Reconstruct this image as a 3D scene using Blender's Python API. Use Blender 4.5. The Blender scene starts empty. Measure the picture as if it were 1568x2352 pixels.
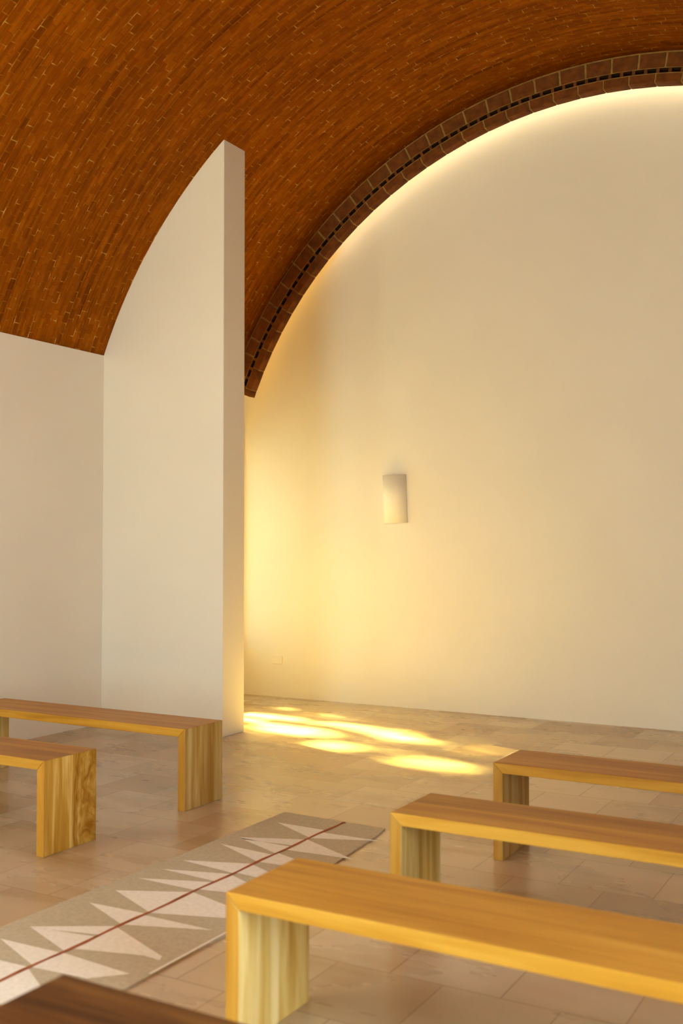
import bpy, bmesh, math, random
from mathutils import Vector, Matrix
random.seed(7)
PI = math.pi
S = bpy.context.scene
COL = S.collection

# ------------------------------------------------------------------ camera
FPX = 2400.0
pitch = math.radians(1.885); yaw = math.radians(29.81)
fw = Vector((-math.sin(yaw)*math.cos(pitch), math.cos(yaw)*math.cos(pitch), math.sin(pitch)))
rt = Vector((math.cos(yaw), math.sin(yaw), 0)); up = rt.cross(fw)
cam = bpy.data.objects.new('camera', bpy.data.cameras.new('camera')); COL.objects.link(cam)
cam.matrix_world = Matrix(((rt.x, up.x, -fw.x, 0), (rt.y, up.y, -fw.y, 0), (rt.z, up.z, -fw.z, 1.49), (0, 0, 0, 1)))
cam.data.sensor_fit = 'VERTICAL'; cam.data.sensor_height = 36.0; cam.data.sensor_width = 24.0
cam.data.lens = FPX/2352*36.0
cam.data.clip_start = 0.05
cam.data.dof.use_dof = True
cam.data.dof.focus_distance = 7.2
cam.data.dof.aperture_fstop = 2.2
S.camera = cam

# ------------------------------------------------------------------ colour management, world, lights
vs = S.view_settings
S.display_settings.display_device = 'sRGB'
vs.view_transform = 'Standard'; vs.look = 'None'; vs.gamma = 1.0; vs.use_curve_mapping = False
vs.exposure = -0.04
S.cycles.use_denoising = True
S.cycles.max_bounces = 12; S.cycles.diffuse_bounces = 8; S.cycles.glossy_bounces = 4

w = bpy.data.worlds.new('world'); S.world = w; w.use_nodes = True
w.node_tree.nodes['Background'].inputs[0].default_value = (0.75, 0.85, 1.0, 1)
w.node_tree.nodes['Background'].inputs[1].default_value = 0.6

DOOR_POWER, SIDE_POWER, AMBER_POWER, SUN_POWER, STRIP = 335.0, 340.0, 7.5, 116.0, 19.0

def area(name, loc, rot, sx, sy, power, color):
    l = bpy.data.lights.new(name, 'AREA'); l.shape = 'RECTANGLE'; l.size = sx; l.size_y = sy
    l.energy = power; l.color = color
    o = bpy.data.objects.new(name, l); COL.objects.link(o); o.location = loc; o.rotation_euler = rot
    return o
# daylight through the entrance doorway at the far end of the aisle (behind the camera)
area('entrance_daylight', (-3.1, -4.9, 1.75), (PI/2, 0, 0), 2.4, 2.9, DOOR_POWER, (0.56, 0.90, 0.95))
# fill light added at an assumed, unseen opening (left wall, behind the camera)
area('left_side_fill', (-6.2, -1.6, 1.7), (0, -PI/2, 0), 1.9, 3.4, SIDE_POWER, (0.84, 0.93, 0.72))
# fill for the bench legs, added at an invented door in the unseen right wall
sd = area('bench_leg_fill', (1.14, 1.7, 1.2), (0, PI/2, 0), 1.9, 1.8, 78.0, (0.84, 0.98, 0.96)); sd.data.spread = math.radians(105)
# warm bounce and sky light through the opening behind the partition
gd = area('garden_daylight', (-6.40, 7.86, 1.50), (0, -PI/2, 0), 1.9, 1.5, AMBER_POWER, (0.72, 0.98, 0.84))
gd.rotation_euler = Vector((1.0, 0.30, -0.20)).to_track_quat('-Z', 'X').to_euler(); gd.data.spread = math.radians(140)
# golden sky light slanting down through the same opening onto the floor
gs = area('garden_sky', (-6.30, 7.9, 2.05), (0, 0, 0), 1.4, 0.9, 38.0, (1.0, 0.62, 0.10))
gs.rotation_euler = Vector((1.0, -0.70, -0.75)).to_track_quat('-Z', 'Y').to_euler(); gs.data.spread = math.radians(95)
SUNDIR = Vector((1.0, -0.33, -0.70)).normalized()
sl = bpy.data.lights.new('low_sun', 'SUN'); sl.energy = SUN_POWER; sl.angle = math.radians(2.6); sl.color = (1.0, 0.80, 0.20)
so = bpy.data.objects.new('low_sun', sl); COL.objects.link(so)
so.rotation_euler = SUNDIR.to_track_quat('-Z', 'Y').to_euler(); so.location = (-12, 10, 8)

# ------------------------------------------------------------------ helpers
def nmat(name):
    m = bpy.data.materials.new(name); m.use_nodes = True
    return m, m.node_tree, m.node_tree.nodes, m.node_tree.links, m.node_tree.nodes['Principled BSDF']
def node(nt, kind, **kw):
    n = nt.nodes.new(kind)
    for k, v in kw.items():
        if k in n.inputs: n.inputs[k].default_value = v
        else: setattr(n, k, v)
    return n
def ramp(nt, stops):
    r = nt.nodes.new('ShaderNodeValToRGB'); e = r.color_ramp.elements
    while len(e) < len(stops): e.new(0.5)
    for el, (p, c) in zip(e, stops):
        el.position = p; el.color = (*c, 1) if len(c) == 3 else c
    return r
def mixc(nt, blend='MIX', fac=None):
    n = nt.nodes.new('ShaderNodeMix'); n.data_type = 'RGBA'; n.blend_type = blend
    if fac is not None: n.inputs[0].default_value = fac
    return n    # 0 fac, 6 A, 7 B, out 2
def link_obj(name, bm, mats, parent=None, smooth=False, bevel=0.0):
    bmesh.ops.recalc_face_normals(bm, faces=bm.faces[:])
    me = bpy.data.meshes.new(name); bm.to_mesh(me); bm.free()
    for m in (mats if isinstance(mats, (list, tuple)) else [mats]): me.materials.append(m)
    if smooth:
        for p in me.polygons: p.use_smooth = True
    o = bpy.data.objects.new(name, me); COL.objects.link(o)
    if parent: o.parent = parent
    if bevel:
        b = o.modifiers.new('bevel', 'BEVEL'); b.width = bevel; b.segments = 2; b.limit_method = 'ANGLE'; b.angle_limit = math.radians(40)
    return o
def add_box(bm, x0, x1, y0, y1, z0, z1, mat=0):
    v = [bm.verts.new(p) for p in ((x0,y0,z0),(x1,y0,z0),(x1,y1,z0),(x0,y1,z0),(x0,y0,z1),(x1,y0,z1),(x1,y1,z1),(x0,y1,z1))]
    for f in ((0,3,2,1),(4,5,6,7),(0,1,5,4),(1,2,6,5),(2,3,7,6),(3,0,4,7)):
        bm.faces.new([v[i] for i in f]).material_index = mat
def add_prism(bm, poly, a, b, axis='y', mat=0):
    """poly: list of 2D points; extruded from a to b along the axis"""
    mk = {'y': lambda p, t: (p[0], t, p[1]), 'x': lambda p, t: (t, p[0], p[1]), 'z': lambda p, t: (p[0], p[1], t)}[axis]
    A = [bm.verts.new(mk(p, a)) for p in poly]; B = [bm.verts.new(mk(p, b)) for p in poly]
    n = len(poly)
    bm.faces.new(A).material_index = mat; bm.faces.new(B[::-1]).material_index = mat
    for i in range(n):
        bm.faces.new((A[i], B[i], B[(i+1) % n], A[(i+1) % n])).material_index = mat
def struct(o): o['kind'] = 'structure'; return o
def tag(o, label, cat, group=None):
    o['label'] = label; o['category'] = cat
    if group: o['group'] = group
    return o
def empty(name, loc, rz=0.0):
    o = bpy.data.objects.new(name, None); COL.objects.link(o); o.location = loc; o.rotation_euler = (0, 0, rz)
    o.empty_display_size = 0.1
    return o

# ------------------------------------------------------------------ materials
def plaster():
    m, nt, N, L, P = nmat('cream_plaster')
    tc = node(nt, 'ShaderNodeTexCoord')
    n1 = node(nt, 'ShaderNodeTexNoise', Scale=0.9, Detail=3.0)
    r = ramp(nt, [(0.3, (0.80, 0.755, 0.665)), (0.7, (0.84, 0.795, 0.71))])
    L.new(tc.outputs['Object'], n1.inputs['Vector']); L.new(n1.outputs['Fac'], r.inputs['Fac'])
    L.new(r.outputs['Color'], P.inputs['Base Color'])
    P.inputs['Roughness'].default_value = 0.85; P.inputs['Specular IOR Level'].default_value = 0.15
    n2 = node(nt, 'ShaderNodeTexNoise', Scale=60.0, Detail=4.0)
    L.new(tc.outputs['Object'], n2.inputs['Vector'])
    b = node(nt, 'ShaderNodeBump', Strength=0.06, Distance=0.004)
    L.new(n2.outputs['Fac'], b.inputs['Height']); L.new(b.outputs['Normal'], P.inputs['Normal'])
    return m
def vault_brick():
    m, nt, N, L, P = nmat('vault_brick')
    uv = node(nt, 'ShaderNodeUVMap'); uv.uv_map = 'arc'
    wob = node(nt, 'ShaderNodeTexNoise', Scale=1.7, Detail=2.0)
    L.new(uv.outputs['UV'], wob.inputs['Vector'])
    sub = node(nt, 'ShaderNodeVectorMath', operation='MULTIPLY_ADD')
    L.new(wob.outputs['Color'], sub.inputs[0]); sub.inputs[1].default_value = (0.02, 0.02, 0); L.new(uv.outputs['UV'], sub.inputs[2])
    br = node(nt, 'ShaderNodeTexBrick', offset=0.5, offset_frequency=2)
    br.inputs['Scale'].default_value = 1.0
    br.inputs['Brick Width'].default_value = 0.090; br.inputs['Row Height'].default_value = 0.057
    br.inputs['Mortar Size'].default_value = 0.0045; br.inputs['Mortar Smooth'].default_value = 0.3; br.inputs['Bias'].default_value = 0.0
    br.inputs['Color1'].default_value = (0.0, 0.0, 0.0, 1); br.inputs['Color2'].default_value = (1, 1, 1, 1); br.inputs['Mortar'].default_value = (0.5, 0.5, 0.5, 1)
    L.new(sub.outputs['Vector'], br.inputs['Vector'])
    r = ramp(nt, [(0.0, (0.325, 0.085, 0.001)), (0.3, (0.36, 0.097, 0.001)), (0.75, (0.39, 0.108, 0.001)), (1.0, (0.43, 0.124, 0.0015))])
    L.new(br.outputs['Color'], r.inputs['Fac'])
    # streaks that follow the courses, as the kiln batches do
    mp = node(nt, 'ShaderNodeMapping'); mp.inputs['Scale'].default_value = (0.75, 13.0, 1)
    L.new(uv.outputs['UV'], mp.inputs['Vector'])
    st = node(nt, 'ShaderNodeTexNoise', Scale=1.6, Detail=4.0, Roughness=0.65)
    L.new(mp.outputs['Vector'], st.inputs['Vector'])
    sr = ramp(nt, [(0.30, (0.52, 0.47, 0.40)), (0.5, (0.95, 0.94, 0.92)), (0.70, (1.38, 1.45, 1.4))])
    L.new(st.outputs['Fac'], sr.inputs['Fac'])
    mul = mixc(nt, 'MULTIPLY', 1.0); L.new(r.outputs['Color'], mul.inputs[6]); L.new(sr.outputs['Color'], mul.inputs[7])
    # a few redder bricks
    rn = node(nt, 'ShaderNodeTexNoise', Scale=3.2, Detail=2.0); L.new(mp.outputs['Vector'], rn.inputs['Vector'])
    rr = ramp(nt, [(0.66, (0, 0, 0)), (0.72, (1, 1, 1))]); L.new(rn.outputs['Fac'], rr.inputs['Fac'])
    rm = mixc(nt); L.new(rr.outputs['Color'], rm.inputs[0]); L.new(mul.outputs[2], rm.inputs[6]); rm.inputs[7].default_value = (0.48, 0.07, 0.003, 1)
    # mortar only reads light in places
    mn = node(nt, 'ShaderNodeTexNoise', Scale=13.0, Detail=2.0); L.new(uv.outputs['UV'], mn.inputs['Vector'])
    mr = ramp(nt, [(0.42, (0.33, 0.088, 0.002)), (0.58, (0.46, 0.16, 0.008)), (0.74, (0.80, 0.48, 0.10))]); L.new(mn.outputs['Fac'], mr.inputs['Fac'])
    mm = mixc(nt); L.new(br.outputs['Fac'], mm.inputs[0]); L.new(rm.outputs[2], mm.inputs[6]); L.new(mr.outputs['Color'], mm.inputs[7])
    L.new(mm.outputs[2], P.inputs['Base Color'])
    P.inputs['Roughness'].default_value = 0.9; P.inputs['Specular IOR Level'].default_value = 0.04
    inv = node(nt, 'ShaderNodeMath', operation='SUBTRACT'); inv.inputs[0].default_value = 1.0; L.new(br.outputs['Fac'], inv.inputs[1])
    b = node(nt, 'ShaderNodeBump', Strength=0.5, Distance=0.006); L.new(inv.outputs[0], b.inputs['Height']); L.new(b.outputs['Normal'], P.inputs['Normal'])
    return m
def simple(name, col, rough=0.6, var=0.12, scale=20.0, spec=0.3):
    m, nt, N, L, P = nmat(name)
    tc = node(nt, 'ShaderNodeTexCoord'); n = node(nt, 'ShaderNodeTexNoise', Scale=scale, Detail=3.0)
    L.new(tc.outputs['Object'], n.inputs['Vector'])
    r = ramp(nt, [(0.3, tuple(c*(1-var) for c in col)), (0.7, tuple(min(1, c*(1+var)) for c in col))])
    L.new(n.outputs['Fac'], r.inputs['Fac']); L.new(r.outputs['Color'], P.inputs['Base Color'])
    P.inputs['Roughness'].default_value = rough; P.inputs['Specular IOR Level'].default_value = spec
    return m
def stone_floor():
    m, nt, N, L, P = nmat('stone_floor')
    tc = node(nt, 'ShaderNodeTexCoord')
    mp = node(nt, 'ShaderNodeMapping'); mp.inputs['Location'].default_value = (-0.56, -0.015, 0)
    L.new(tc.outputs['Object'], mp.inputs['Vector'])
    br = node(nt, 'ShaderNodeTexBrick', offset=0.5, offset_frequency=2)
    br.inputs['Scale'].default_value = 1.0; br.inputs['Brick Width'].default_value = 0.41; br.inputs['Row Height'].default_value = 0.41
    br.inputs['Mortar Size'].default_value = 0.0028; br.inputs['Mortar Smooth'].default_value = 0.2; br.inputs['Bias'].default_value = 0.0
    br.inputs['Color1'].default_value = (0, 0, 0, 1); br.inputs['Color2'].default_value = (1, 1, 1, 1); br.inputs['Mortar'].default_value = (0.5, 0.5, 0.5, 1)
    L.new(mp.outputs['Vector'], br.inputs['Vector'])
    r = ramp(nt, [(0.0, (0.42, 0.30, 0.18)), (0.3, (0.50, 0.40, 0.275)), (0.65, (0.54, 0.45, 0.325)), (1.0, (0.585, 0.505, 0.40))])
    L.new(br.outputs['Color'], r.inputs['Fac'])
    ms = node(nt, 'ShaderNodeMapping'); ms.inputs['Scale'].default_value = (1.0, 3.0, 1.0); L.new(tc.outputs['Object'], ms.inputs['Vector'])
    n1 = node(nt, 'ShaderNodeTexNoise', Scale=1.3, Detail=4.0, Roughness=0.5, Distortion=0.2); L.new(ms.outputs['Vector'], n1.inputs['Vector'])
    r1 = ramp(nt, [(0.28, (0.74, 0.64, 0.50)), (0.48, (0.97, 0.95, 0.92)), (0.74, (1.10, 1.12, 1.14))]); L.new(n1.outputs['Fac'], r1.inputs['Fac'])
    mul = mixc(nt, 'MULTIPLY', 0.9); L.new(r.outputs['Color'], mul.inputs[6]); L.new(r1.outputs['Color'], mul.inputs[7])
    mm = mixc(nt); L.new(br.outputs['Fac'], mm.inputs[0]); L.new(mul.outputs[2], mm.inputs[6]); mm.inputs[7].default_value = (0.33, 0.23, 0.14, 1)
    L.new(mm.outputs[2], P.inputs['Base Color'])
    rr = ramp(nt, [(0.3, (0.25,)*3), (0.7, (0.31,)*3)]); L.new(n1.outputs['Fac'], rr.inputs['Fac'])
    L.new(rr.outputs['Color'], P.inputs['Roughness']); P.inputs['Specular IOR Level'].default_value = 0.6
    b = node(nt, 'ShaderNodeBump', Strength=0.004, Distance=0.003); L.new(n1.outputs['Fac'], b.inputs['Height']); L.new(b.outputs['Normal'], P.inputs['Normal'])
    return m
def wood(name, axis, dark, mid, light, burl=False, rough=0.40, boards=0.19):
    """oiled plank wood; grain runs along the given axis, glued up from boards that differ in tone"""
    m, nt, N, L, P = nmat(name)
    tc = node(nt, 'ShaderNodeTexCoord'); oi = node(nt, 'ShaderNodeObjectInfo')
    off = node(nt, 'ShaderNodeVectorMath', operation='MULTIPLY_ADD')
    cmb = node(nt, 'ShaderNodeCombineXYZ')
    for i in range(3): L.new(oi.outputs['Random'], cmb.inputs[i])
    L.new(cmb.outputs[0], off.inputs[0]); off.inputs[1].default_value = (37.0, 23.0, 51.0); L.new(tc.outputs['Object'], off.inputs[2])
    mp = node(nt, 'ShaderNodeMapping')
    mp.inputs['Scale'].default_value = {'x': (1.1, 17.0, 17.0), 'z': (17.0, 17.0, 1.1)}[axis]
    L.new(off.outputs[0], mp.inputs['Vector'])
    n = node(nt, 'ShaderNodeTexNoise', Scale=1.0, Detail=5.0, Roughness=0.6, Distortion=0.5)
    if burl:
        wn = node(nt, 'ShaderNodeTexNoise', Scale=5.5, Detail=2.0); L.new(tc.outputs['Object'], wn.inputs['Vector'])
        sx = node(nt, 'ShaderNodeSeparateXYZ'); L.new(tc.outputs['Object'], sx.inputs[0])
        mk = node(nt, 'ShaderNodeMapRange'); mk.inputs[1].default_value = 0.17; mk.inputs[2].default_value = 0.26; L.new(sx.outputs['Y'], mk.inputs[0])
        sc = node(nt, 'ShaderNodeVectorMath', operation='SCALE'); L.new(wn.outputs['Color'], sc.inputs[0])
        ml = node(nt, 'ShaderNodeMath', operation='MULTIPLY'); L.new(mk.outputs[0], ml.inputs[0]); ml.inputs[1].default_value = 4.5
        L.new(ml.outputs[0], sc.inputs['Scale'])
        ad = node(nt, 'ShaderNodeVectorMath', operation='ADD'); L.new(mp.outputs['Vector'], ad.inputs[0]); L.new(sc.outputs[0], ad.inputs[1])
        L.new(ad.outputs[0], n.inputs['Vector'])
    else:
        L.new(mp.outputs['Vector'], n.inputs['Vector'])
    r = ramp(nt, [(0.34, dark), (0.5, mid), (0.66, light)]); L.new(n.outputs['Fac'], r.inputs['Fac'])
    # board to board tone
    s2 = node(nt, 'ShaderNodeSeparateXYZ'); L.new(tc.outputs['Object'], s2.inputs[0])
    dv = node(nt, 'ShaderNodeMath', operation='DIVIDE'); L.new(s2.outputs['Y'], dv.inputs[0]); dv.inputs[1].default_value = boards
    fl = node(nt, 'ShaderNodeMath', operation='FLOOR'); L.new(dv.outputs[0], fl.inputs[0])
    ar = node(nt, 'ShaderNodeMath', operation='ADD'); L.new(fl.outputs[0], ar.inputs[0]); L.new(oi.outputs['Random'], ar.inputs[1])
    wnz = node(nt, 'ShaderNodeTexWhiteNoise', noise_dimensions='1D'); L.new(ar.outputs[0], wnz.inputs['W'])
    tr = ramp(nt, [(0.0, (0.80, 0.76, 0.70)), (1.0, (1.12, 1.13, 1.15))]); L.new(wnz.outputs['Value'], tr.inputs['Fac'])
    mul = mixc(nt, 'MULTIPLY', 1.0); L.new(r.outputs['Color'], mul.inputs[6]); L.new(tr.outputs['Color'], mul.inputs[7])
    L.new(mul.outputs[2], P.inputs['Base Color'])
    P.inputs['Roughness'].default_value = rough; P.inputs['Specular IOR Level'].default_value = 0.18
    b = node(nt, 'ShaderNodeBump', Strength=0.08, Distance=0.002); L.new(n.outputs['Fac'], b.inputs['Height']); L.new(b.outputs['Normal'], P.inputs['Normal'])
    return m

M_PL = plaster(); M_VB = vault_brick(); M_FL = stone_floor()
M_DK = simple('slot_shade_brick', (0.03, 0.014, 0.006), 0.95, 0.2, 20.0, 0.0)  # near-black colour paints in the shade inside the arch slots
M_RB = simple('arch_brick', (0.15, 0.045, 0.007), 0.8, 0.3, 14.0, 0.2)
M_RM = simple('arch_mortar', (0.32, 0.18, 0.05), 0.9, 0.25, 22.0, 0.1)
WS = wood('bench_seat_wood', 'x', (0.34, 0.150, 0.012), (0.43, 0.212, 0.021), (0.50, 0.270, 0.036))
WL = wood('bench_leg_wood', 'z', (0.41, 0.235, 0.045), (0.55, 0.375, 0.115), (0.68, 0.53, 0.25))
WE = wood('bench_edge_wood', 'z', (0.35, 0.155, 0.016), (0.43, 0.212, 0.026), (0.50, 0.27, 0.045))
WB = wood('bench_burl_wood', 'z', (0.33, 0.14, 0.010), (0.52, 0.29, 0.045), (0.72, 0.50, 0.16), burl=True)
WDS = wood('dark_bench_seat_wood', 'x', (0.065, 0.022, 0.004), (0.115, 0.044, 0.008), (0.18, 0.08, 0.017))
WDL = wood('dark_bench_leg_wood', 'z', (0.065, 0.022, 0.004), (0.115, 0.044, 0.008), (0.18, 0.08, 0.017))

# ------------------------------------------------------------------ the room
XL, XR, YB, YF = -6.14, 1.16, 8.72, -5.0
VC, VZ, VR = -2.49, 1.575, 3.962            # vault axis and radius
SPR = VZ + math.sqrt(VR**2 - (XL-VC)**2)    # springing height

bm = bmesh.new(); add_box(bm, -6.9, 1.6, YF-0.4, 9.2, -0.2, 0.0)
struct(link_obj('floor', bm, M_FL))

# left wall with the garden opening behind the partition
bm = bmesh.new()
W0, W1, WZ0, WZ1 = 7.02, 8.66, 0.52, 2.60
xo = XL-0.32; zt = SPR-0.006
add_box(bm, xo, XL, YF-0.3, -3.4, 0, zt); add_box(bm, xo, XL, 0.2, W0, 0, zt)
add_box(bm, xo, XL, -3.4, 0.2, 0, 0.7); add_box(bm, xo, XL, -3.4, 0.2, 2.7, zt)
add_box(bm, xo, XL, W1, 9.0, 0, zt)
add_box(bm, xo, XL, W0, W1, 0, WZ0)
add_box(bm, xo, XL, W0, W1, WZ1, zt)
add_box(bm, xo, XL-0.03, YF-0.3, 9.0, zt, zt+0.25)
struct(link_obj('wall_left', bm, M_PL))

bm = bmesh.new(); add_box(bm, -6.8, 1.6, YB, YB+0.3, 0, 6.2)
struct(link_obj('wall_back', bm, M_PL))

# right wall (plaster, then unseen brick added to cut bounce towards the back wall) and rear wall with the entrance
bm = bmesh.new()
add_box(bm, XR, XR+0.3, YF-0.3, 0.75, 0, SPR, 0); add_box(bm, XR, XR+0.3, 2.65, 4.6, 0, SPR, 0); add_box(bm, XR, XR+0.3, 0.75, 2.65, 2.2, SPR, 0); add_box(bm, XR, XR+0.3, 4.6, 9.0, 0, SPR, 1)
struct(link_obj('wall_right', bm, [M_PL, M_RB]))
bm = bmesh.new()
add_box(bm, -6.5, -4.4, YF-0.3, YF, 0, 6.0); add_box(bm, -1.8, 1.5, YF-0.3, YF, 0, 6.0); add_box(bm, -4.4, -1.8, YF-0.3, YF, 3.3, 6.0)
struct(link_obj('wall_front', bm, M_PL))

# partition wall: square-ended, its top following the vault
FX = -4.885
a0 = math.atan2(SPR-VZ, XL-VC); a1 = math.acos((FX-VC)/VR)
poly = [(XL-0.05, 0), (FX, 0)]
for i in range(33):
    a = a1+(a0-a1)*i/32
    poly.append((VC+(VR+0.012)*math.cos(a), VZ+(VR+0.012)*math.sin(a)))
poly.append((XL-0.05, SPR))
bm = bmesh.new(); add_prism(bm, poly, 6.66, 6.95, 'y')
struct(link_obj('wall_partition', bm, M_PL, bevel=0.006))

# brick barrel vault
def arc_shell(bm, r0, r1, y0, y1, aa, ab, n, uvl=None, mat=0):
    rows = []
    for i in range(n+1):
        a = aa+(ab-aa)*i/n; c, s = math.cos(a), math.sin(a)
        rows.append(([bm.verts.new((VC+r*c, y, VZ+r*s)) for r, y in ((r0, y0), (r0, y1), (r1, y1), (r1, y0))], (a-aa)*r0))
    for i in range(n):
        A, u0 = rows[i]; B, u1 = rows[i+1]
        for k in range(4):
            f = bm.faces.new((A[k], A[(k+1) % 4], B[(k+1) % 4], B[k])); f.material_index = mat
            f.smooth = (k in (0, 2))
            if uvl:
                yy = (y0, y1, y1, y0)
                for lp, (u, v) in zip(f.loops, ((u0, yy[k]), (u0, yy[(k+1) % 4]), (u1, yy[(k+1) % 4]), (u1, yy[k]))): lp[uvl].uv = (u, v)
    bm.faces.new(rows[0][0]).material_index = mat; bm.faces.new(rows[-1][0][::-1]).material_index = mat
AE = PI-a0
bm = bmesh.new(); uvl = bm.loops.layers.uv.new('arc')
arc_shell(bm, VR, VR+0.22, YF-0.3, 8.62, a0+0.0025, AE-0.0025, 160, uvl)
struct(link_obj('ceiling', bm, M_VB))

# brick arch dropping below the end of the vault, with a light slot between it and the back wall
bm = bmesh.new()
RI = 3.712
aL = math.acos(min(1, -(XL-0.02-VC)/VR)); aR = PI-aL
def sector(bm, r0, r1, y0, y1, a, b, mat):
    n = max(1, int(abs(b-a)/0.03)); arc_shell(bm, r0, r1, y0, y1, a, b, n, None, mat)
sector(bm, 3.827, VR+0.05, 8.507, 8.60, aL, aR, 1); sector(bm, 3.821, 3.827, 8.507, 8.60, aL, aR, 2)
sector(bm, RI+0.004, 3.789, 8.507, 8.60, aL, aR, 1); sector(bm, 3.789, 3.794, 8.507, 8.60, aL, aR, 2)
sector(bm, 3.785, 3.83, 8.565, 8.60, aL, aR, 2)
a = aL; st = 0.222/3.89
while a < aR:
    g = 0.010/3.89
    w_ = st*(1.0 if random.random() > 0.08 else 0.72)
    sector(bm, 3.832, 3.948, 8.498+random.uniform(-.002, .003), 8.56, a+g, min(a+w_-g, aR), 0); a += w_
a = aL+0.011
while a < aR:
    g = 0.007/3.75
    sector(bm, RI, 3.780, 8.500+random.uniform(-.002, .003), 8.598, a+g, min(a+st-g, aR), 0); a += st
a = aL
while a < aR:                                # bridges between the slots
    sector(bm, 3.79, 3.824, 8.506, 8.58, a, a+0.026/3.8, 0); a += 0.098/3.8
# roof closing the slot above
sector(bm, VR+0.10, VR+0.22, 8.60, 8.80, aL, aR, 1)
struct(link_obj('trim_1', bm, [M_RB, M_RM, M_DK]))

# warm strip lamp hidden in the slot, washing the back wall
def emis(name, col, s):
    m, nt, N, L, P = nmat(name)
    P.inputs['Base Color'].default_value = (0.9, 0.85, 0.75, 1)
    P.inputs['Emission Color'].default_value = (*col, 1); P.inputs['Emission Strength'].default_value = s
    return m
M_ST = emis('strip_lamp', (1.0, 0.85, 0.52), STRIP); M_SA = emis('amber_strip_lamp', (1.0, 0.62, 0.12), STRIP*0.7)
bm = bmesh.new()
rows = []
for i in range(121):                         # the strip sits higher up in the slot towards the springing
    a = aL+0.02+(aR-aL-0.04)*i/120; r0 = 3.942-0.115*max(0, math.sin(a))**3
    rows.append([bm.verts.new((VC+r*math.cos(a), y, VZ+r*math.sin(a))) for r, y in ((r0, 8.622), (r0, 8.640), (r0+0.012, 8.640), (r0+0.012, 8.622))])
for A, B in zip(rows, rows[1:]):
    for k in range(4): bm.faces.new((A[k], A[(k+1) % 4], B[(k+1) % 4], B[k])).material_index = 0 if 0.85 < math.atan2(A[0].co.z-VZ, A[0].co.x-VC) < PI-0.85 else 1
bm.faces.new(rows[0]); bm.faces.new(rows[-1][::-1])
o = link_obj('strip_light', bm, [M_ST, M_SA])
tag(o, 'thin curved strip light tucked behind the brick arch above the back wall', 'lamp')

# ------------------------------------------------------------------ wall fittings
M_CER = simple('white_ceramic', (0.90, 0.85, 0.73), 0.5, 0.03, 8.0, 0.3)
def sconce():
    bm = bmesh.new(); R, T, Hh = 0.118, 0.010, 0.45; n = 24
    rows = []
    for i in range(n+1):
        a = PI+PI*i/n
        rows.append([bm.verts.new((r*math.cos(a), r*math.sin(a)*0.85, z)) for r, z in ((R, 0), (R, Hh), (R-T, Hh), (R-T, 0))])
    for i in range(n):
        for k in range(4):
            f = bm.faces.new((rows[i][k], rows[i][(k+1) % 4], rows[i+1][(k+1) % 4], rows[i+1][k])); f.smooth = k in (0, 2)
    bm.faces.new(rows[0]); bm.faces.new(rows[-1][::-1])
    o = link_obj('wall_sconce', bm, M_CER)
    o.location = (-4.405, YB-0.001, 1.705); o.rotation_euler = (0, math.radians(-2.0), 0)
    return o
tag(sconce(), 'plain white half-cylinder sconce mounted on the back wall', 'wall lamp')
bm = bmesh.new(); add_box(bm, -0.062, 0.062, -0.010, 0, -0.036, 0.036)
o = link_obj('socket_plate', bm, simple('white_plastic', (0.85, 0.80, 0.68), 0.4, 0.02, 5.0), bevel=0.003)
o.location = (-5.727, YB, 0.363); tag(o, 'small white socket plate low on the back wall near the partition', 'wall socket')

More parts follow.
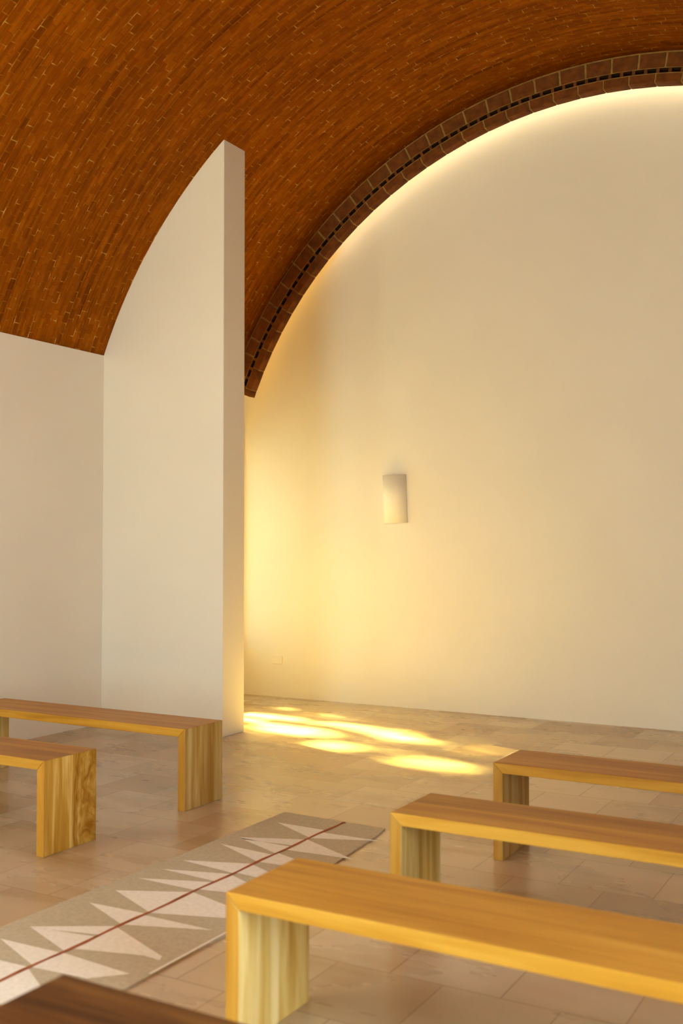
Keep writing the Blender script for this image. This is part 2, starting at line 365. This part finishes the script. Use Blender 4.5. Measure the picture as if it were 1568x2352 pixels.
# ------------------------------------------------------------------ aisle rug
M_RA = simple('rug_beige', (0.52, 0.49, 0.39), 0.95, 0.10, 70.0, 0.05)
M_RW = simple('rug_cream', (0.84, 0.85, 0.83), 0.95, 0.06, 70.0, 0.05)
M_RR = simple('rug_red', (0.36, 0.125, 0.06), 0.95, 0.25, 12.0, 0.05)
def ground(u, v, z=0.0):
    d = fw*FPX + rt*(u-784) - up*(v-1176); t = (z-1.49)/d.z
    return Vector((d.x*t, d.y*t, z))
RT = 0.007
RUG_TRI = [[(-3.111, 2.832), (-2.849, 2.844), (-2.842, 2.71)], [(-3.108, 2.677), (-2.84, 2.693), (-2.815, 2.546)], [(-3.108, 2.979), (-2.833, 3.153), (-2.848, 3.049), (-3.047, 2.982)], [(-3.104, 2.976), (-2.843, 3.026), (-2.845, 2.979), (-2.85, 2.863)], [(-3.101, 3.299), (-2.827, 3.314), (-2.828, 3.172)], [(-3.112, 3.471), (-2.836, 3.616), (-2.841, 3.335)], [(-3.136, 3.648), (-2.844, 3.767), (-2.846, 3.643)], [(-3.131, 3.804), (-2.86, 3.9), (-2.856, 3.781)], [(-3.133, 3.957), (-2.829, 4.076), (-2.859, 3.915)], [(-3.142, 4.268), (-2.834, 4.241), (-2.832, 4.113)], [(-3.137, 4.406), (-2.817, 4.544), (-2.813, 4.422), (-3.085, 4.39)], [(-3.126, 4.403), (-2.823, 4.399), (-2.846, 4.267)], [(-3.119, 4.746), (-2.836, 4.739), (-2.832, 4.581)], [(-2.793, 4.697), (-2.795, 4.575), (-2.47, 4.707)], [(-2.78, 4.547), (-2.772, 4.343), (-2.442, 4.369)], [(-2.765, 4.28), (-2.762, 4.115), (-2.427, 4.141)], [(-2.757, 4.064), (-2.76, 3.928), (-2.419, 3.902)], [(-2.771, 3.893), (-2.785, 3.659), (-2.449, 3.742)], [(-2.778, 3.617), (-2.773, 3.327), (-2.428, 3.457), (-2.583, 3.554)], [(-2.762, 3.299), (-2.767, 3.175), (-2.465, 3.3)], [(-2.753, 3.14), (-2.761, 2.894), (-2.531, 2.975), (-2.453, 2.969), (-2.467, 3.002)], [(-2.758, 2.849), (-2.755, 2.698), (-2.565, 2.722), (-2.465, 2.825)], [(-2.752, 2.683), (-2.756, 2.511), (-2.759, 2.405), (-2.443, 2.476)]]
bm = bmesh.new()
outline = [(-3.205, 4.955), (-3.20, 3.9), (-3.205, 2.9), (-3.22, 1.35), (-2.44, 1.35), (-2.40, 2.7), (-2.395, 3.35), (-2.46, 4.0), (-2.535, 4.80), (-2.56, 4.93)]
def rug_inset(x): return x
add_prism(bm, outline, 0.0, RT, 'z', 0)
for t in RUG_TRI:
    vsx = [bm.verts.new((x if abs(x+2.808) > 0.085 else -2.808+math.copysign(0.003, x+2.808), y, RT+0.0008)) for x, y in t]
    bm.faces.new(vsx).material_index = 1
bm.faces.new([bm.verts.new(p) for p in ((-2.411, 2.86, RT+0.0009), (-2.398, 2.86, RT+0.0009), (-2.401, 3.38, RT+0.0009), (-2.412, 3.38, RT+0.0009))]).material_index = 1   # pale selvage, with the side-lit curl of the edge painted in as cream
for i in range(36):                          # the red line, a row of stitches of slightly varying width
    y0 = 1.36+i*0.1; y1 = min(y0+0.1, 4.93)
    if y0 >= 4.93: break
    c0 = -2.808+0.004*math.sin(i*1.3); c1 = -2.808+0.004*math.sin((i+1)*1.3); h0 = 0.0085+0.002*math.sin(i*2.1); h1 = 0.0085+0.002*math.sin((i+1)*2.1)
    bm.faces.new([bm.verts.new(p) for p in ((c0-h0, y0, RT+0.0016), (c0+h0, y0, RT+0.0016), (c1+h1, y1, RT+0.0016), (c1-h1, y1, RT+0.0016))]).material_index = 2
for f in bm.faces:
    if f.calc_area() > 0 and f.normal.z < 0 and len(f.verts) <= 4 and all(v.co.z > RT for v in f.verts): f.normal_flip()
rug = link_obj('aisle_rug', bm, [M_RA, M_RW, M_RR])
tag(rug, 'beige and cream woven runner with triangles and a red centre line along the aisle', 'rug')

# ------------------------------------------------------------------ benches
TH, BH, BL = 0.048, 0.46, 1.83
def edge_faces(bm):
    bm.normal_update()
    for f in bm.faces:
        if abs(f.normal.y) > 0.9: f.material_index = 1
def bench(label, x0, y0, depth, mats, burl=None, group='pale wooden benches beside the aisle'):
    r = empty('wooden_bench', (x0, y0, 0)); tag(r, label, 'bench', group)
    e = 0.0006
    bm = bmesh.new(); add_prism(bm, [(e, BH), (BL-e, BH), (BL-TH-e, BH-TH), (TH+e, BH-TH)], 0, depth, 'y')
    link_obj('seat', bm, mats[0], r, bevel=0.003)
    bm = bmesh.new(); add_prism(bm, [(0, 0), (TH, 0), (TH, BH-TH), (0, BH)], 0, depth, 'y'); edge_faces(bm)
    link_obj('leg', bm, [mats[1], mats[2]], r, bevel=0.003)
    bm = bmesh.new(); add_prism(bm, [(BL-TH, 0), (BL, 0), (BL, BH), (BL-TH, BH-TH)], 0, depth, 'y'); edge_faces(bm)
    link_obj('leg', bm, [burl or mats[1], mats[2]], r, bevel=0.003)
    return r
P_ = (WS, WL, WE)
bench('honey wooden bench nearest the camera right of the rug', -1.868, 2.565, 0.40, P_)
bench('honey wooden bench right of the rug, in the middle of the three pale ones', -1.870, 3.640, 0.37, P_)
bench('honey wooden bench right of the rug, farthest, closest to the back wall', -1.870, 4.715, 0.37, P_)
bench('honey wooden bench left of the rug, closest to the partition wall', -3.710-BL, 4.700, 0.36, P_)
bench('honey wooden bench left of the rug with swirling knots on its end panel', -3.750-BL, 3.675, 0.36, P_, WB)
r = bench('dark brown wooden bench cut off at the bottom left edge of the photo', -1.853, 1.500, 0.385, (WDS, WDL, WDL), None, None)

# ------------------------------------------------------------------ shrub in the garden outside the opening; its gaps let the sun onto the floor
M_LF = simple('leaf_green', (0.10, 0.17, 0.03), 0.6, 0.4, 6.0)
M_TW = simple('twig_brown', (0.12, 0.07, 0.03), 0.8, 0.2, 20.0)
PATCH = [(-5.15, 7.68, 0.40, 0.05, -6), (-5.25, 7.44, 0.24, 0.05, -10), (-4.56, 7.21, 0.38, 0.14, -5), (-4.10, 7.55, 0.44, 0.06, -12), (-3.62, 7.33, 0.22, 0.02, -12), (-3.96, 6.80, 0.17, 0.13, -10), (-3.12, 6.58, 0.16, 0.12, -8), (-2.78, 6.56, 0.18, 0.02, -8)]
def in_patch(x, y, mgn):
    for cx, cy, a, b, th in PATCH:
        t = math.radians(th); dx, dy = x-cx, y-cy
        u = dx*math.cos(t)+dy*math.sin(t); v = -dx*math.sin(t)+dy*math.cos(t)
        if (u/(a+mgn))**2+(v/(b+mgn))**2 < 1: return True
    return False
shrub = empty('garden_shrub', (-7.9, 8.6, 0))
tag(shrub, 'leafy green shrub standing outside the opening behind the partition', 'shrub')
bm = bmesh.new(); k = 0; tries = 0
while k < 5600 and tries < 90000:
    tries += 1
    x = random.uniform(-8.2, -7.4); gx = random.uniform(-6.2, -1.6); gy = random.uniform(5.3, 9.4)
    s = (gx-x)/SUNDIR.x; p = Vector((gx, gy, 0))-SUNDIR*s
    if p.z < 0.1: continue
    sz = random.uniform(0.05, 0.10)
    if in_patch(gx, gy, sz*0.6) and random.random() > 0.015: continue
    q = Vector((random.gauss(0, 1), random.gauss(0, 1), random.gauss(0, 1))).normalized()
    q = (q*0.6-SUNDIR).normalized(); t1 = q.orthogonal().normalized(); t1 = Matrix.Rotation(random.uniform(0, 6.28), 3, q) @ t1; t2 = q.cross(t1)
    p = p-Vector(shrub.location)
    vsx = [bm.verts.new(p+t1*a*sz+t2*b*sz+q*c*sz) for a, b, c in ((-1, 0, 0.1), (-0.2, -0.5, 0), (0.5, -0.38, 0), (1, 0, 0.15), (0.5, 0.38, 0), (-0.2, 0.5, 0))]
    bm.faces.new(vsx); k += 1
fo = link_obj('foliage', bm, M_LF, shrub)
bm = bmesh.new()
for j in range(7):
    x, y = random.uniform(-.15, .15), random.uniform(-.3, .3); w_ = 0.012
    add_box(bm, x-w_, x+w_, y-w_, y+w_, 0, random.uniform(0.9, 1.5))
link_obj('stem', bm, M_TW, shrub)
